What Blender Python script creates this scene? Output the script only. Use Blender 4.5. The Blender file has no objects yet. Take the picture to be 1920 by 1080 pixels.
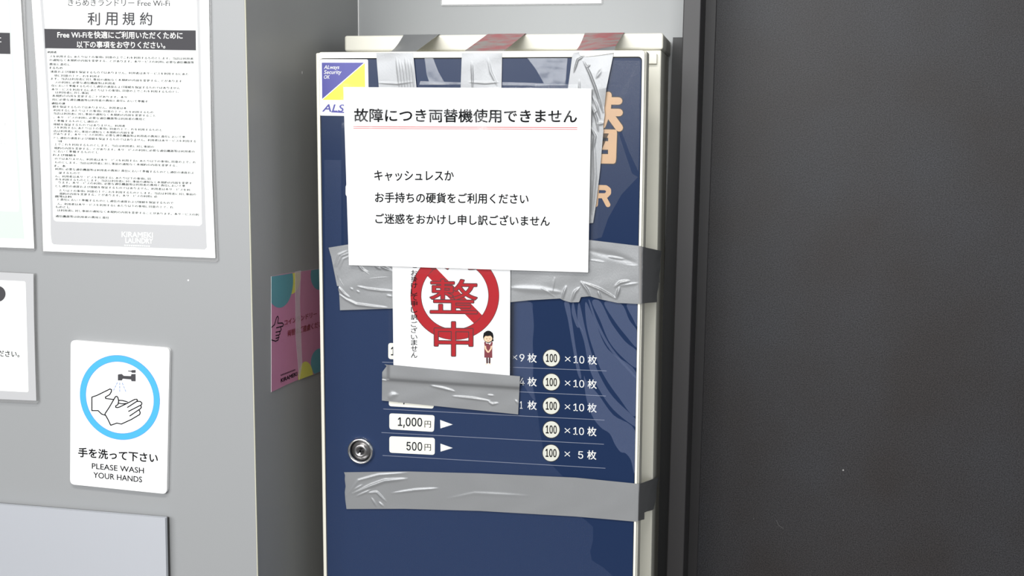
import bpy, math, random
import numpy as np
from mathutils import Vector, Matrix
random.seed(7); np.random.seed(7)

# ------------------------------------------------------------------ camera
SC = bpy.context.scene
COL = SC.collection
FOC = 2357.5                                   # focal length in pixels of a 1920 px wide frame
PP = np.array([960.0, 540.0])
_n = lambda v: v / np.linalg.norm(v)
_ay = _n(np.array([1401 - 960.0, 241 - 540.0, FOC]))          # world +Y (into the recess) seen by the camera
_az = -_n(np.array([870 - 960.0, 19000 - 540.0, FOC])); _az = _n(_az - (_az @ _ay) * _ay)
CM = np.stack([np.cross(_ay, _az), _ay, _az], 1)
CAM = np.array([0.0, -1.53, 1.50])
cd = bpy.data.cameras.new('camera'); cam = bpy.data.objects.new('camera', cd); COL.objects.link(cam)
cd.lens = FOC / 1920 * 36; cd.sensor_width = 36; cd.clip_start = .02
_r = Matrix((CM[0], -CM[1], -CM[2])).transposed()
cam.matrix_world = Matrix.Translation(CAM) @ _r.to_4x4()
SC.camera = cam

# ------------------------------------------------------------------ light and exposure
SC.view_settings.view_transform = 'Standard'; SC.view_settings.look = 'None'
SC.view_settings.gamma = 1; SC.view_settings.use_curve_mapping = False
SC.view_settings.exposure = 0.03
w = bpy.data.worlds.new('room_light'); SC.world = w; w.use_nodes = True
w.node_tree.nodes['Background'].inputs[0].default_value = (.93, .97, 1, 1)
w.node_tree.nodes['Background'].inputs[1].default_value = 0.18

def area(name, loc, target, sx, sy, power, color=(1, 1, 1)):
    l = bpy.data.lights.new(name, 'AREA'); l.shape = 'RECTANGLE'; l.size = sx; l.size_y = sy
    l.energy = power; l.color = color
    o = bpy.data.objects.new(name, l); COL.objects.link(o); o.location = loc
    o.rotation_euler = (Vector(target) - Vector(loc)).to_track_quat('-Z', 'Y').to_euler()
    return o
area('shop_window_light', (-1.1, -4.2, 2.35), (-.3, 0, 1.5), 4.2, 1.5, 195, (.98, .99, 1))
area('ceiling_lamp_light', (-.35, -1.6, 2.75), (-.35, -1.6, 0), 1.2, .5, 40, (1, .99, .95))
area('doorway_light', (2.3, -3.4, 1.6), (-.2, 0, 1.4), 1.4, 2.0, 13, (.84, .92, 1))
area('added_glare_light', (-1.12, -4.15, 1.62), (-.3, 0, 1.5), .10, .34, 1.6, (1, 1, 1))  # added narrow source that makes the glare on the notice sleeve

# ------------------------------------------------------------------ helpers
def ray(px, py): return CM.T @ np.array([px - PP[0], py - PP[1], FOC])
def proj(p):
    c = CM @ (np.array(p) - CAM); return PP + FOC * c[:2] / c[2]
class Pl:                                       # a real vertical plane: 'Y' faces the room, 'X' faces right
    def __init__(s, ax, v): s.ax, s.v = ax, v
    def __call__(s, px, py, off=0.0):
        d = ray(px, py)
        if s.ax == 'G':                         # an upright slanting plane through s.v with normal s.n
            return CAM + d * (((s.v - CAM) @ s.n + off) / (d @ s.n))
        if s.ax == 'Y': return CAM + d * ((s.v - off - CAM[1]) / d[1])
        return CAM + d * ((s.v + off - CAM[0]) / d[0])

def mat(name, col, rough=.5, metal=0, spec=.5, bump=None, var=None, coat=0, alpha=None):
    m = bpy.data.materials.new(name); m.use_nodes = True
    nt = m.node_tree; b = nt.nodes['Principled BSDF']
    b.inputs['Base Color'].default_value = (*col, 1); b.inputs['Roughness'].default_value = rough
    b.inputs['Metallic'].default_value = metal; b.inputs['Specular IOR Level'].default_value = spec
    b.inputs['Coat Weight'].default_value = coat; b.inputs['Coat Roughness'].default_value = .05
    tc = nt.nodes.new('ShaderNodeTexCoord')
    if var:                                     # (scale, amount, second colour)
        nz = nt.nodes.new('ShaderNodeTexNoise'); nz.inputs['Scale'].default_value = var[0]; nz.inputs['Detail'].default_value = 4
        nt.links.new(tc.outputs['Object'], nz.inputs['Vector'])
        rp = nt.nodes.new('ShaderNodeValToRGB'); rp.color_ramp.elements[0].position = .5 - var[1]; rp.color_ramp.elements[1].position = .5 + var[1]
        rp.color_ramp.elements[0].color = (*col, 1); rp.color_ramp.elements[1].color = (*var[2], 1)
        nt.links.new(nz.outputs['Fac'], rp.inputs['Fac']); nt.links.new(rp.outputs['Color'], b.inputs['Base Color'])
    if bump:                                    # (scale, strength, distance[, stretch])
        nz = nt.nodes.new('ShaderNodeTexNoise'); nz.inputs['Scale'].default_value = bump[0]; nz.inputs['Detail'].default_value = 3
        src = tc.outputs['Object']
        if len(bump) > 3:
            mp = nt.nodes.new('ShaderNodeMapping'); mp.inputs['Scale'].default_value = bump[3]
            nt.links.new(src, mp.inputs['Vector']); src = mp.outputs['Vector']
        nt.links.new(src, nz.inputs['Vector'])
        bp = nt.nodes.new('ShaderNodeBump'); bp.inputs['Strength'].default_value = bump[1]; bp.inputs['Distance'].default_value = bump[2]
        nt.links.new(nz.outputs['Fac'], bp.inputs['Height']); nt.links.new(bp.outputs['Normal'], b.inputs['Normal'])
    return m

def clear_film(name, haze, gloss, rough, col=(.9, .93, 1), bump=0, bscale=60):
    m = bpy.data.materials.new(name); m.use_nodes = True; nt = m.node_tree; nt.nodes.clear()
    out = nt.nodes.new('ShaderNodeOutputMaterial'); tr = nt.nodes.new('ShaderNodeBsdfTransparent')
    df = nt.nodes.new('ShaderNodeBsdfDiffuse'); df.inputs[0].default_value = (*col, 1)
    gl = nt.nodes.new('ShaderNodeBsdfGlossy'); gl.inputs['Roughness'].default_value = rough
    a = nt.nodes.new('ShaderNodeMixShader'); a.inputs[0].default_value = haze
    b = nt.nodes.new('ShaderNodeMixShader'); b.inputs[0].default_value = gloss
    nt.links.new(tr.outputs[0], a.inputs[1]); nt.links.new(df.outputs[0], a.inputs[2])
    nt.links.new(a.outputs[0], b.inputs[1]); nt.links.new(gl.outputs[0], b.inputs[2]); nt.links.new(b.outputs[0], out.inputs[0])
    if bump:
        tc = nt.nodes.new('ShaderNodeTexCoord'); nz = nt.nodes.new('ShaderNodeTexNoise'); nz.inputs['Scale'].default_value = bscale
        bp = nt.nodes.new('ShaderNodeBump'); bp.inputs['Strength'].default_value = bump; bp.inputs['Distance'].default_value = .002
        nt.links.new(tc.outputs['Object'], nz.inputs['Vector']); nt.links.new(nz.outputs['Fac'], bp.inputs['Height'])
        nt.links.new(bp.outputs['Normal'], gl.inputs['Normal'])
    return m

M = dict(
    wall=mat('grey_wall_laminate', (.295, .30, .305), .42, bump=(900, .03, .001)),
    backwall=mat('grey_back_wall', (.35, .36, .365), .5, bump=(700, .04, .001)),
    caulk=mat('white_caulk', (.85, .85, .85), .6),
    floor=mat('floor_tile', (.22, .21, .20), .4, bump=(60, .05, .001)),
    frame=mat('dark_steel_frame', (.027, .025, .026), .45, bump=(900, .05, .001)),
    black=mat('black_filler', (.02, .02, .021), .5),
    cream=mat('cream_enamel', (.84, .82, .72), .35, bump=(900, .02, .001)),
    casewhite=mat('cream_case', (.80, .78, .68), .4, bump=(900, .02, .001)),
    blue=mat('dark_blue_panel', (.0125, .0262, .071), .2, spec=.13),
    outline_shade=mat('black_outline_and_shade', (.008, .008, .01), .6),
    printwhite=mat('white_print', (.72, .72, .70), .45),
    printcream=mat('cream_print', (.80, .78, .68), .4),
    coinprint=mat('pale_coin_print', (.60, .60, .53), .4),
    printline=mat('grey_line_print', (.19, .21, .28), .45),
    orange=mat('peach_print', (.45, .255, .13), .4, var=(9, .3, (.52, .35, .19))),
    ink=mat('black_ink', (.006, .006, .007), .7, spec=.08),
    greyink=mat('dark_grey_ink', (.062, .060, .066), .6, spec=.15),
    paper=mat('white_paper', (.86, .86, .86), .55),
    sheet=mat('poster_paper', (.84, .86, .84), .5),
    tint=mat('pale_green_print', (.56, .70, .58), .5),
    greyprint=mat('pale_grey_print', (.46, .46, .47), .5),
    redline=mat('red_print', (.55, .10, .10), .5),
    signred=mat('sign_red', (.37, .016, .022), .6, spec=.1),
    darkred=mat('dark_red_print', (.045, .003, .005), .5),
    skin=mat('skin_print', (.85, .52, .34), .5),
    maroon=mat('maroon_print', (.16, .012, .022), .5),
    navy=mat('navy_print', (.026, .024, .26), .35),
    yellow=mat('yellow_print', (.86, .72, .02), .35),
    skyblue=mat('sky_blue_print', (.06, .40, .86), .4),
    waterblue=mat('water_blue_print', (.10, .22, .55), .4),
    plate=mat('white_plate', (.86, .86, .86), .35),
    pink=mat('pink_print', (.56, .21, .36), .35),
    teal=mat('teal_print', (.09, .32, .38), .35),
    lime=mat('lime_print', (.70, .68, .09), .35),
    pinkred=mat('crimson_print', (.24, .010, .02), .4),
    fleck=mat('paint_chip', (.35, .34, .33), .6), scuff=mat('scuff_mark', (.085, .082, .083), .6),
    edging=mat('pale_edging', (.50, .49, .39), .5),
    white=mat('white_edge', (.85, .85, .85), .4),
    steel=mat('brushed_steel', (.66, .68, .73), .36, metal=.55, bump=(300, .04, .001, (1, 1, .05))),
    chrome=mat('lock_chrome', (.8, .8, .8), .12, metal=1),
    lockgrey=mat('lock_dark_metal', (.30, .29, .29), .3, metal=1),
    tape=mat('silver_duct_tape', (.265, .27, .277), .33, metal=.3, bump=(1500, .18, .0006, (1, 1, .25))),
    tapeback=mat('tape_adhesive', (.26, .255, .25), .5),
    tapered=mat('tape_adhesive_red_smear', (.30, .27, .25), .5, var=(40, .12, (.42, .075, .085))),
    lam=clear_film('clear_laminate', .22, .02, .12, (.50, .50, .50)),
    sleeve=clear_film('clear_sleeve', .002, .007, .06, bump=.015, bscale=30),
    film=clear_film('clear_film', .010, .003, .2, (.5, .62, 1), bump=.1, bscale=20),  # haze stands for the room reflected in the clear film
    filmreflmid=clear_film('film_reflection_mid', .02, .006, .2, (.52, .62, .95), bump=.1, bscale=20),
    filmcrumpleglint=clear_film('film_crumple_glint', .05, .02, .16, (.8, .86, .95), bump=.5, bscale=40),  # crumpled film, its crinkle highlights put into the haze
    filmrefltop=clear_film('film_reflection_upper', .012, .0015, .2, (.9, .92, .95), bump=.1, bscale=20),
    filmreflbright=clear_film('film_reflection_bright', .044, .014, .18, (.52, .62, .95), bump=.1, bscale=40),  # pale blue haze for the brightest reflections in the film
)
m = M['paint'] = mat('dark_door_paint', (.036, .034, .036), .47, spec=.35)
nt = m.node_tree; b = nt.nodes['Principled BSDF']; tc = nt.nodes.new('ShaderNodeTexCoord')
n1 = nt.nodes.new('ShaderNodeTexNoise'); n1.inputs['Scale'].default_value = 5; n1.inputs['Detail'].default_value = 3
n2 = nt.nodes.new('ShaderNodeTexNoise'); n2.inputs['Scale'].default_value = 620; n2.inputs['Detail'].default_value = 2
r1 = nt.nodes.new('ShaderNodeValToRGB'); r1.color_ramp.elements[0].position = .35; r1.color_ramp.elements[1].position = .68
r1.color_ramp.elements[0].color = (.025, .0215, .0215, 1); r1.color_ramp.elements[1].color = (.031, .031, .035, 1)
r2 = nt.nodes.new('ShaderNodeValToRGB'); r2.color_ramp.elements[0].position = .3; r2.color_ramp.elements[1].position = .7
r2.color_ramp.elements[0].color = (.35, .35, .35, 1); r2.color_ramp.elements[1].color = (1.65, 1.65, 1.65, 1)
mx = nt.nodes.new('ShaderNodeMix'); mx.data_type = 'RGBA'; mx.blend_type = 'MULTIPLY'; mx.inputs[0].default_value = 1
for n in (n1, n2): nt.links.new(tc.outputs['Object'], n.inputs['Vector'])
nt.links.new(n1.outputs['Fac'], r1.inputs['Fac']); nt.links.new(n2.outputs['Fac'], r2.inputs['Fac'])
nt.links.new(r1.outputs[0], mx.inputs[6]); nt.links.new(r2.outputs[0], mx.inputs[7]); nt.links.new(mx.outputs[2], b.inputs['Base Color'])
bp = nt.nodes.new('ShaderNodeBump'); bp.inputs['Strength'].default_value = .16; bp.inputs['Distance'].default_value = .0008
nt.links.new(n2.outputs['Fac'], bp.inputs['Height']); nt.links.new(bp.outputs['Normal'], b.inputs['Normal'])

import os
_fd = os.path.join(bpy.utils.resource_path('LOCAL'), 'datafiles', 'fonts')
def _font(fn):
    try: return bpy.data.fonts.load(os.path.join(_fd, fn))
    except Exception: return None
F_LATIN = _font('Inter.woff2')
_tc = {}
def glyphs(s):                        # text outline as (verts Nx2, faces), ink box normalised to 0..1
    k = s
    if k not in _tc:
        c = bpy.data.curves.new('lettering', 'FONT'); c.body = s; c.size = 1
        fo = F_LATIN if any(ch.isdigit() for ch in s) else None
        if fo: c.font = fo
        c.resolution_u = 3
        o = bpy.data.objects.new('lettering', c); COL.objects.link(o)
        dg = bpy.context.evaluated_depsgraph_get(); me = bpy.data.meshes.new_from_object(o.evaluated_get(dg))
        v = np.array([x.co[:2] for x in me.vertices]).reshape(-1, 2); f = [tuple(p.vertices) for p in me.polygons]
        bpy.data.objects.remove(o); bpy.data.curves.remove(c); bpy.data.meshes.remove(me)
        if len(v): lo, hi = v.min(0), v.max(0); v = (v - lo) / np.maximum(hi - lo, 1e-6)
        _tc[k] = (v, f)
    return _tc[k]

class MB:                                       # collects faces of several materials for ONE mesh object
    def __init__(s): s.v, s.f, s.mi, s.m, s.sm, s.k = [], [], [], [], [], 0
    def mid(s, m):
        if m not in s.m: s.m.append(m)
        return s.m.index(m)
    def add(s, vs, fs, m, smooth=False):
        b = len(s.v); s.v += [tuple(map(float, p)) for p in vs]; i = s.mid(m)
        for f in fs: s.f.append(tuple(b + k for k in f)); s.mi.append(i); s.sm.append(smooth)
    def poly(s, pts, m): s.add(pts, [tuple(range(len(pts)))], m)
    def slab(s, pl, pts, off, th, m, edge=None):    # outline in its own plane, with real thickness th behind it
        a = [pl(*p, off) for p in pts]; n = len(pts)
        d = np.array([0, th, 0]) if pl.ax == 'Y' else np.array([-th, 0, 0])
        c = [p + d for p in a]
        s.poly(a, m); s.add(a + c, [tuple(range(2 * n - 1, n - 1, -1))] + [(i, n + i, n + (i + 1) % n, (i + 1) % n) for i in range(n)], edge or m)
    def flat(s, pl, pts, off, m):               # neighbouring printed pieces never share one exact plane
        s.k += 1; s.poly([pl(*p, off + (s.k % 16) * 5e-6) for p in pts], m)
    def text(s, pl, t, p0, p1, h, off, m, bold=0.0, lean=0.0):
        v, f = glyphs(t)
        if not len(v): return
        p0, p1 = np.array(p0, float), np.array(p1, float)
        b = bold * h * 1.05; u = _n(p1 - p0)           # heavier strokes: the outline printed a few times, slightly shifted
        p0, p1 = p0 + u * b + [0, -b], p1 - u * b + [0, -b]; hh = h - 2 * b; up = np.array([lean * hh, -hh])
        sh = [(0, 0)] if bold <= 0 else [(-b, 0), (b, 0)] if bold < .011 or h < 6 else [(-b, 0), (b, 0), (0, -b), (0, b), (-.7 * b, -.7 * b), (.7 * b, -.7 * b), (-.7 * b, .7 * b), (.7 * b, .7 * b)]
        for k, d in enumerate(sh):
            q = p0 + v[:, :1] * (p1 - p0) + v[:, 1:] * up + np.array(d)
            s.add([pl(x, y, off + k * 6e-6) for x, y in q], f, m)
    def stroke(s, pl, pts, wd, off, m, closed=False, wy=None):
        pts = [np.array(p, float) for p in pts]; wy = wy or wd
        if closed: pts.append(pts[0])
        for a, b in zip(pts, pts[1:]):
            d = b - a; L = np.hypot(*d) or 1; nn = np.array([-d[1], d[0]]) / L * np.array([wd, wy]) / 2
            s.flat(pl, [a + nn, b + nn, b - nn, a - nn], off, m)
        for p in pts: s.disc(pl, p, wd / 2, off, m, 10, wy / 2)
    def disc(s, pl, c, r, off, m, n=40, ry=None):
        ry = ry or r
        s.flat(pl, [(c[0] + r * math.cos(2 * math.pi * i / n), c[1] + ry * math.sin(2 * math.pi * i / n)) for i in range(n)], off, m)
    def ring3(s, c, r0, r1, m, n=72):            # true circle ring standing in a Y plane
        P = []
        for r in (r0, r1):
            P += [np.array(c) + [r * math.cos(2 * math.pi * i / n), 0, r * math.sin(2 * math.pi * i / n)] for i in range(n)]
        s.add(P, [(i, (i + 1) % n, n + (i + 1) % n, n + i) for i in range(n)], m)
    def box(s, lo, hi, m):
        x0, y0, z0 = lo; x1, y1, z1 = hi
        s.add([(x0, y0, z0), (x1, y0, z0), (x1, y1, z0), (x0, y1, z0), (x0, y0, z1), (x1, y0, z1), (x1, y1, z1), (x0, y1, z1)],
              [(0, 3, 2, 1), (4, 5, 6, 7), (0, 1, 5, 4), (1, 2, 6, 5), (2, 3, 7, 6), (3, 0, 4, 7)], m)
    def lathe(s, c, prof, m, n=48, smooth=True):  # axis along -Y; prof = [(radius, y)]
        P = []
        for r, y in prof: P += [(c[0] + r * math.cos(2 * math.pi * i / n), y, c[2] + r * math.sin(2 * math.pi * i / n)) for i in range(n)]
        F = []
        for k in range(len(prof) - 1): F += [(k * n + i, k * n + (i + 1) % n, (k + 1) * n + (i + 1) % n, (k + 1) * n + i) for i in range(n)]
        s.add(P, F, m, smooth)
    def grid(s, G, m, smooth=True, back=None, th=None):   # G: rows x cols x 3; th: vector towards the back gives it real thickness
        r, c, _ = G.shape; P = G.reshape(-1, 3)
        F = [(i * c + j, i * c + j + 1, (i + 1) * c + j + 1, (i + 1) * c + j) for i in range(r - 1) for j in range(c - 1)]
        s.add(P, F, m, smooth)
        if th is not None:
            B = P + np.asarray(th); s.add(B, [f[::-1] for f in F], back or m, smooth)
            rim = [i for i in range(c)] + [i * c + c - 1 for i in range(1, r)] + [(r - 1) * c + j for j in range(c - 2, -1, -1)] + [i * c for i in range(r - 2, 0, -1)]
            n = len(rim); s.add([P[i] for i in rim] + [B[i] for i in rim], [(i, n + i, n + (i + 1) % n, (i + 1) % n) for i in range(n)], m)
    def build(s, name, parent=None, bevel=0, seg=2, label=None):
        me = bpy.data.meshes.new(name); off = Vector(parent['_base']) if parent is not None else Vector((0, 0, 0))
        V = np.array(s.v) - np.array(off)
        loc = np.zeros(3)
        if parent is None:
            loc = np.array([(V[:, 0].min() + V[:, 0].max()) / 2, (V[:, 1].min() + V[:, 1].max()) / 2, V[:, 2].min()]); V = V - loc
        me.from_pydata([tuple(p) for p in V], [], s.f)
        for m in s.m: me.materials.append(m)
        me.polygons.foreach_set('material_index', s.mi); me.polygons.foreach_set('use_smooth', s.sm); me.update()
        o = bpy.data.objects.new(name, me); COL.objects.link(o); o.location = loc
        if parent is not None:
            o.parent = parent['_obj']
        if bevel:
            b = o.modifiers.new('edge', 'BEVEL'); b.width = bevel; b.segments = seg; b.limit_method = 'ANGLE'; b.angle_limit = math.radians(40)
        if label: o['label'] = label
        return o

def tag(o, label, cat, group=None, kind=None):
    o['label'] = label; o['category'] = cat
    if group: o['group'] = group
    if kind: o['kind'] = kind
    return o
def struct(o, label=None):
    o['kind'] = 'structure'
    if label: o['label'] = label
    return o
def thing(name, base, label, cat, group=None):
    o = bpy.data.objects.new(name, None); COL.objects.link(o); o.location = base; o.empty_display_size = .05
    tag(o, label, cat, group)
    return {'_obj': o, '_base': tuple(map(float, base))}

def lerp(a, b, t): return np.asarray(a, float) * (1 - t) + np.asarray(b, float) * t
def rrect(q, r, n=5):                           # rounded quad in pixels, q = TL TR BR BL
    q = [np.array(p, float) for p in q]; out = []
    for i in range(4):
        p, a, b = q[i], q[i - 1], q[(i + 1) % 4]
        da, db = _n(a - p), _n(b - p)
        for k in range(n + 1):
            t = k / n; out.append(tuple(p + da * r * (1 - t) ** 2 + db * r * t ** 2))
    return out
def clip(poly, conv):                           # polygon clipped to a convex outline (both in pixels)
    ar = sum(conv[i][0] * conv[(i + 1) % len(conv)][1] - conv[(i + 1) % len(conv)][0] * conv[i][1] for i in range(len(conv)))
    sg = 1 if ar > 0 else -1; out = [tuple(p) for p in poly]
    for i in range(len(conv)):
        a, b = conv[i], conv[(i + 1) % len(conv)]; src, out = out, []
        ins = lambda p: sg * ((b[0] - a[0]) * (p[1] - a[1]) - (b[1] - a[1]) * (p[0] - a[0])) >= 0
        for j in range(len(src)):
            p, q = src[j - 1], src[j]
            if ins(p) != ins(q):
                d1 = (b[0] - a[0]) * (p[1] - a[1]) - (b[1] - a[1]) * (p[0] - a[0]); d2 = (b[0] - a[0]) * (q[1] - a[1]) - (b[1] - a[1]) * (q[0] - a[0])
                t = d1 / (d1 - d2); out.append((p[0] + (q[0] - p[0]) * t, p[1] + (q[1] - p[1]) * t))
            if ins(q): out.append(q)
        if not out: return []
    return out
def ellipse(cx, cy, rx, ry, n=40): return [(cx + rx * math.cos(2 * math.pi * i / n), cy + ry * math.sin(2 * math.pi * i / n)) for i in range(n)]

def ridge_height(X, Y, ridges):                 # ridges: (polyline px, half width px, height m)
    H = np.zeros_like(X)
    for pts, wd, amp in ridges:
        pts = np.array(pts, float); seg = np.hypot(*np.diff(pts, axis=0).T); cum = np.r_[0, np.cumsum(seg)]; tot = cum[-1]
        best = np.full(X.shape, 1e9); bt = np.zeros_like(X)
        for i in range(len(pts) - 1):
            d = pts[i + 1] - pts[i]; L2 = d @ d
            t = np.clip(((X - pts[i][0]) * d[0] + (Y - pts[i][1]) * d[1]) / L2, 0, 1)
            ds = np.hypot(X - pts[i][0] - t * d[0], Y - pts[i][1] - t * d[1])
            k = ds < best; best[k] = ds[k]; bt[k] = (cum[i] + t[k] * seg[i]) / tot
        tap = np.clip(np.sin(np.pi * np.clip(bt, .02, .98)), 0, 1) ** .5
        H += amp * np.exp(-(best / (wd * (.35 + .65 * tap))) ** 2) * tap
    return H
def strip(pl, left, right, top, bot, off, ridges=(), step=1.6, wob=.00012, offs=None):
    # a tape lying in a plane: left/right = [(v, x)], top/bot = [(x, y)] in pixels
    xs = [p[1] for p in left] + [p[1] for p in right]; L = max(xs) - min(xs)
    nu = max(8, int(L / step)); nv = max(8, int((bot[0][1] - top[0][1]) / step))
    v = np.linspace(0, 1, nv)[:, None]; u = np.linspace(0, 1, nu)[None, :]
    xl = np.interp(v, [p[0] for p in left], [p[1] for p in left]); xr = np.interp(v, [p[0] for p in right], [p[1] for p in right])
    X = xl * (1 - u) + xr * u
    Yt = np.interp(X, [p[0] for p in top], [p[1] for p in top]); Yb = np.interp(X, [p[0] for p in bot], [p[1] for p in bot])
    Y = Yt * (1 - v) + Yb * v
    H = ridge_height(X, Y, ridges) + off
    H += wob * (np.sin(X / 19 + Y / 31 + 2 * np.sin(Y / 17)) + np.sin(X / 43 - Y / 21 + 1.7 * np.sin(X / 29)) + .3 * np.sin(X / 7.1 + Y / 16.3 + np.sin(X / 13)))
    if offs is not None: H += offs(X, Y)
    G = np.zeros((nv, nu, 3))
    for i in range(nv):
        for j in range(nu): G[i, j] = pl(X[i, j], Y[i, j], H[i, j])
    return G

# ------------------------------------------------------------------ the room shell
YP = -.118; YB = .32; XC = -.5784               # pier front, recess back wall, pier corner
PIER = Pl('Y', YP); BACK = Pl('Y', YB); SIDE = Pl('X', XC); DOOR = Pl('Y', 0.0)
mb = MB(); mb.box((-3.2, YP, 0), (XC, .42, 2.7), M['wall']); mb.disc(PIER, (353, 525.5), 1.6, .0003, M['white'], 10); mb.disc(SIDE, (566.5, 136), .9, .0003, M['white'], 10, 3)
struct(mb.build('wall_left', bevel=.0018, seg=2), 'grey laminate wall end with posters')
mb = MB(); mb.box((-3.2, -6, -.05), (3.2, .42, 0), M['floor']); struct(mb.build('floor'))
mb = MB(); a = BACK(673.5, 0)[0]; mb.box((XC, YB - .003, .02), (a, YB, 2.68), M['caulk']); struct(mb.build('trim_1'), 'white caulk line in the recess corner')
mb = MB(); mb.box((XC - .0010, YP - .0004, .002), (XC + .0004, YP + .002, 2.69), M['edging']); struct(mb.build('trim_5', bevel=.0003), 'pale edging on the wall corner')

YF = .19
def vline(px0, px1, Y):                         # an upright line seen through two pixels, extended floor to ceiling
    p, q = Pl('Y', Y)(*px0), Pl('Y', Y)(*px1); k = (p[0] - q[0]) / (p[2] - q[2])
    return (q[0] - q[2] * k, q[0] + (2.68 - q[2]) * k)
def prism(mb, l, r, y0, y1, m, z0=.001, z1=2.68):
    V = [(l[0], y0, z0), (r[0], y0, z0), (r[0], y1, z0), (l[0], y1, z0), (l[1], y0, z1), (r[1], y0, z1), (r[1], y1, z1), (l[1], y1, z1)]
    mb.add(V, [(0, 3, 2, 1), (4, 5, 6, 7), (0, 1, 5, 4), (1, 2, 6, 5), (2, 3, 7, 6), (3, 0, 4, 7)], m)
fl = vline((1280.5, 40), (1250.8, 1040), YF); fr = vline((1313, 60), (1284, 985), YF)
YS = .37
sl = vline((1323.5, 60), (1294, 985), YS); sr = vline((1339.5, 130), (1309.8, 985), YS)
mb = MB(); prism(mb, (XC, XC), ((fl[0] + fr[0]) / 2, (fl[1] + fr[1]) / 2), YB, YB + .1, M['backwall'], 0, 2.7); struct(mb.build('wall_back'))
mb = MB(); prism(mb, fl, fr, YF, YS + .06, M['frame']); struct(mb.build('trim_2', bevel=.0012), 'dark steel door frame post')
mb = MB(); prism(mb, (fr[0] - .02, fr[1] - .02), sr, YS, YS + .03, M['frame']); struct(mb.build('trim_3', bevel=.001), 'dark inner door stop')
mb = MB(); prism(mb, (sr[0] - .004, sr[1] - .004), (1.6, 1.6), YS + .008, YS + .05, M['paint'])
DP = Pl('Y', YS + .008)
mb.disc(DP, (1581, 881.5), 1.6, .0002, M['fleck'], 8); mb.stroke(DP, [(1456, 976), (1460, 985), (1469, 991)], .9, .0002, M['scuff']); mb.disc(DP, (1413, 973), 1, .0002, M['scuff'], 8)
o = struct(mb.build('door_1'), 'dark textured steel door')
bl = vline((1261, 100), (1226, 1040), .305); br = vline((1284, 60), (1254, 1040), .305)
mb = MB(); zt = Pl('Y', .30)(1270, 70)[2]; lk = lambda l: (l[0], l[0] + (l[1] - l[0]) * zt / 2.68); prism(mb, lk(bl), lk(br), .30, .318, M['black'], z1=zt); struct(mb.build('trim_4'), 'black filler plate beside the machine')

# ------------------------------------------------------------------ the change machine
XL, XR, ZT = -.5372, -.1215, 1.5925
T = thing('change_machine', (-.33, .16, 0), 'cream coin changing machine with a dark blue front panel, standing in the wall recess', 'machine')
mb = MB(); mb.box((-.5425, .156, 0), (-.1137, YB - .002, 1.6022), M['casewhite']); mb.build('case', T, bevel=.002)
mb = MB(); mb.box((-.52, .044, .14), (-.142, .158, 1.575), M['casewhite']); mb.build('neck', T, bevel=.002)
mb = MB(); mb.box((-.5466, .152, 1.6022), (-.1114, YB - .002, 1.6236), M['cream']); mb.build('top_cap', T, bevel=.003, seg=3)
# door: shell, raised front frame, panel, hinge, lock
mb = MB(); mb.box((XL, .006, .12), (XR + .0005, .046, ZT - .0006), M['cream'])
door = mb.build('door', T, bevel=.002)
D2 = {'_obj': door, '_base': T['_base']}
x0, x1, z1, z0 = XL + .0052, XR - .0012, ZT, .13
ix0, ix1, iz1, iz0 = DOOR(604.5, 530)[0], DOOR(1196.2, 560)[0], DOOR(900, 107.6)[2], .18
def rr3(xa, xb, za, zb, r, y, n=6):
    P = []
    for cx, cz, a0 in ((xb - r, zb - r, 0), (xa + r, zb - r, 90), (xa + r, za + r, 180), (xb - r, za + r, 270)):
        for k in range(n + 1):
            a = math.radians(a0 + 90 * k / n); P.append((cx + r * math.cos(a), y, cz + r * math.sin(a)))
    return P
def loft(mb, loops, m, smooth=False, cap=False):
    n = len(loops[0])
    V = [p for l in loops for p in l]
    F = [(k * n + i, k * n + (i + 1) % n, (k + 1) * n + (i + 1) % n, (k + 1) * n + i) for k in range(len(loops) - 1) for i in range(n)]
    if cap: F.append(tuple(range((len(loops) - 1) * n, len(loops) * n)))
    mb.add(V, F, m, smooth)
mb = MB()
loft(mb, [rr3(x0, x1, z0, z1, .004, .006), rr3(x0, x1, z0, z1, .004, .0016), rr3(x0 + .0004, x1 - .0004, z0, z1 - .0004, .004, .0005), rr3(x0 + .0016, x1 - .0016, z0 + .001, z1 - .0016, .004, 0),
          rr3(ix0, ix1, iz0, iz1, .005, 0), rr3(ix0, ix1, iz0, iz1, .005, .0022)], M['cream'])
mb.build('front_frame', D2)
mb = MB()
loft(mb, [rr3(ix0, ix1, iz0, iz1, .005, .0021), rr3(ix0 + .0008, ix1 - .0008, iz0 + .0008, iz1 - .0014, .0045, .0021)], M['outline_shade'])  # shadow line inside the frame, painted as a black ring
loft(mb, [rr3(ix0 + .0008, ix1 - .0008, iz0 + .0008, iz1 - .0014, .0045, .0021), rr3(ix0 + .001, ix1 - .001, iz0 + .001, iz1 - .0016, .0045, .0018)], M['blue'], cap=True)
pr = -.0016                                     # printing lies on the panel surface
for q in ([(730, 775), (815, 778.7), (813.5, 809.8), (730, 804.8)], [(730, 818), (815.4, 821), (815, 853), (730, 848.7)],
          [(729.5, 731), (814.5, 735), (813, 766.3), (729, 761.5)], [(729, 687), (814, 691), (813, 722), (729, 717.5)], [(728, 643), (813, 646), (813, 678), (728, 673)]):
    mb.slab(DOOR, rrect(q, 5), pr + .0001, .0002, M['printcream'])
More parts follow.
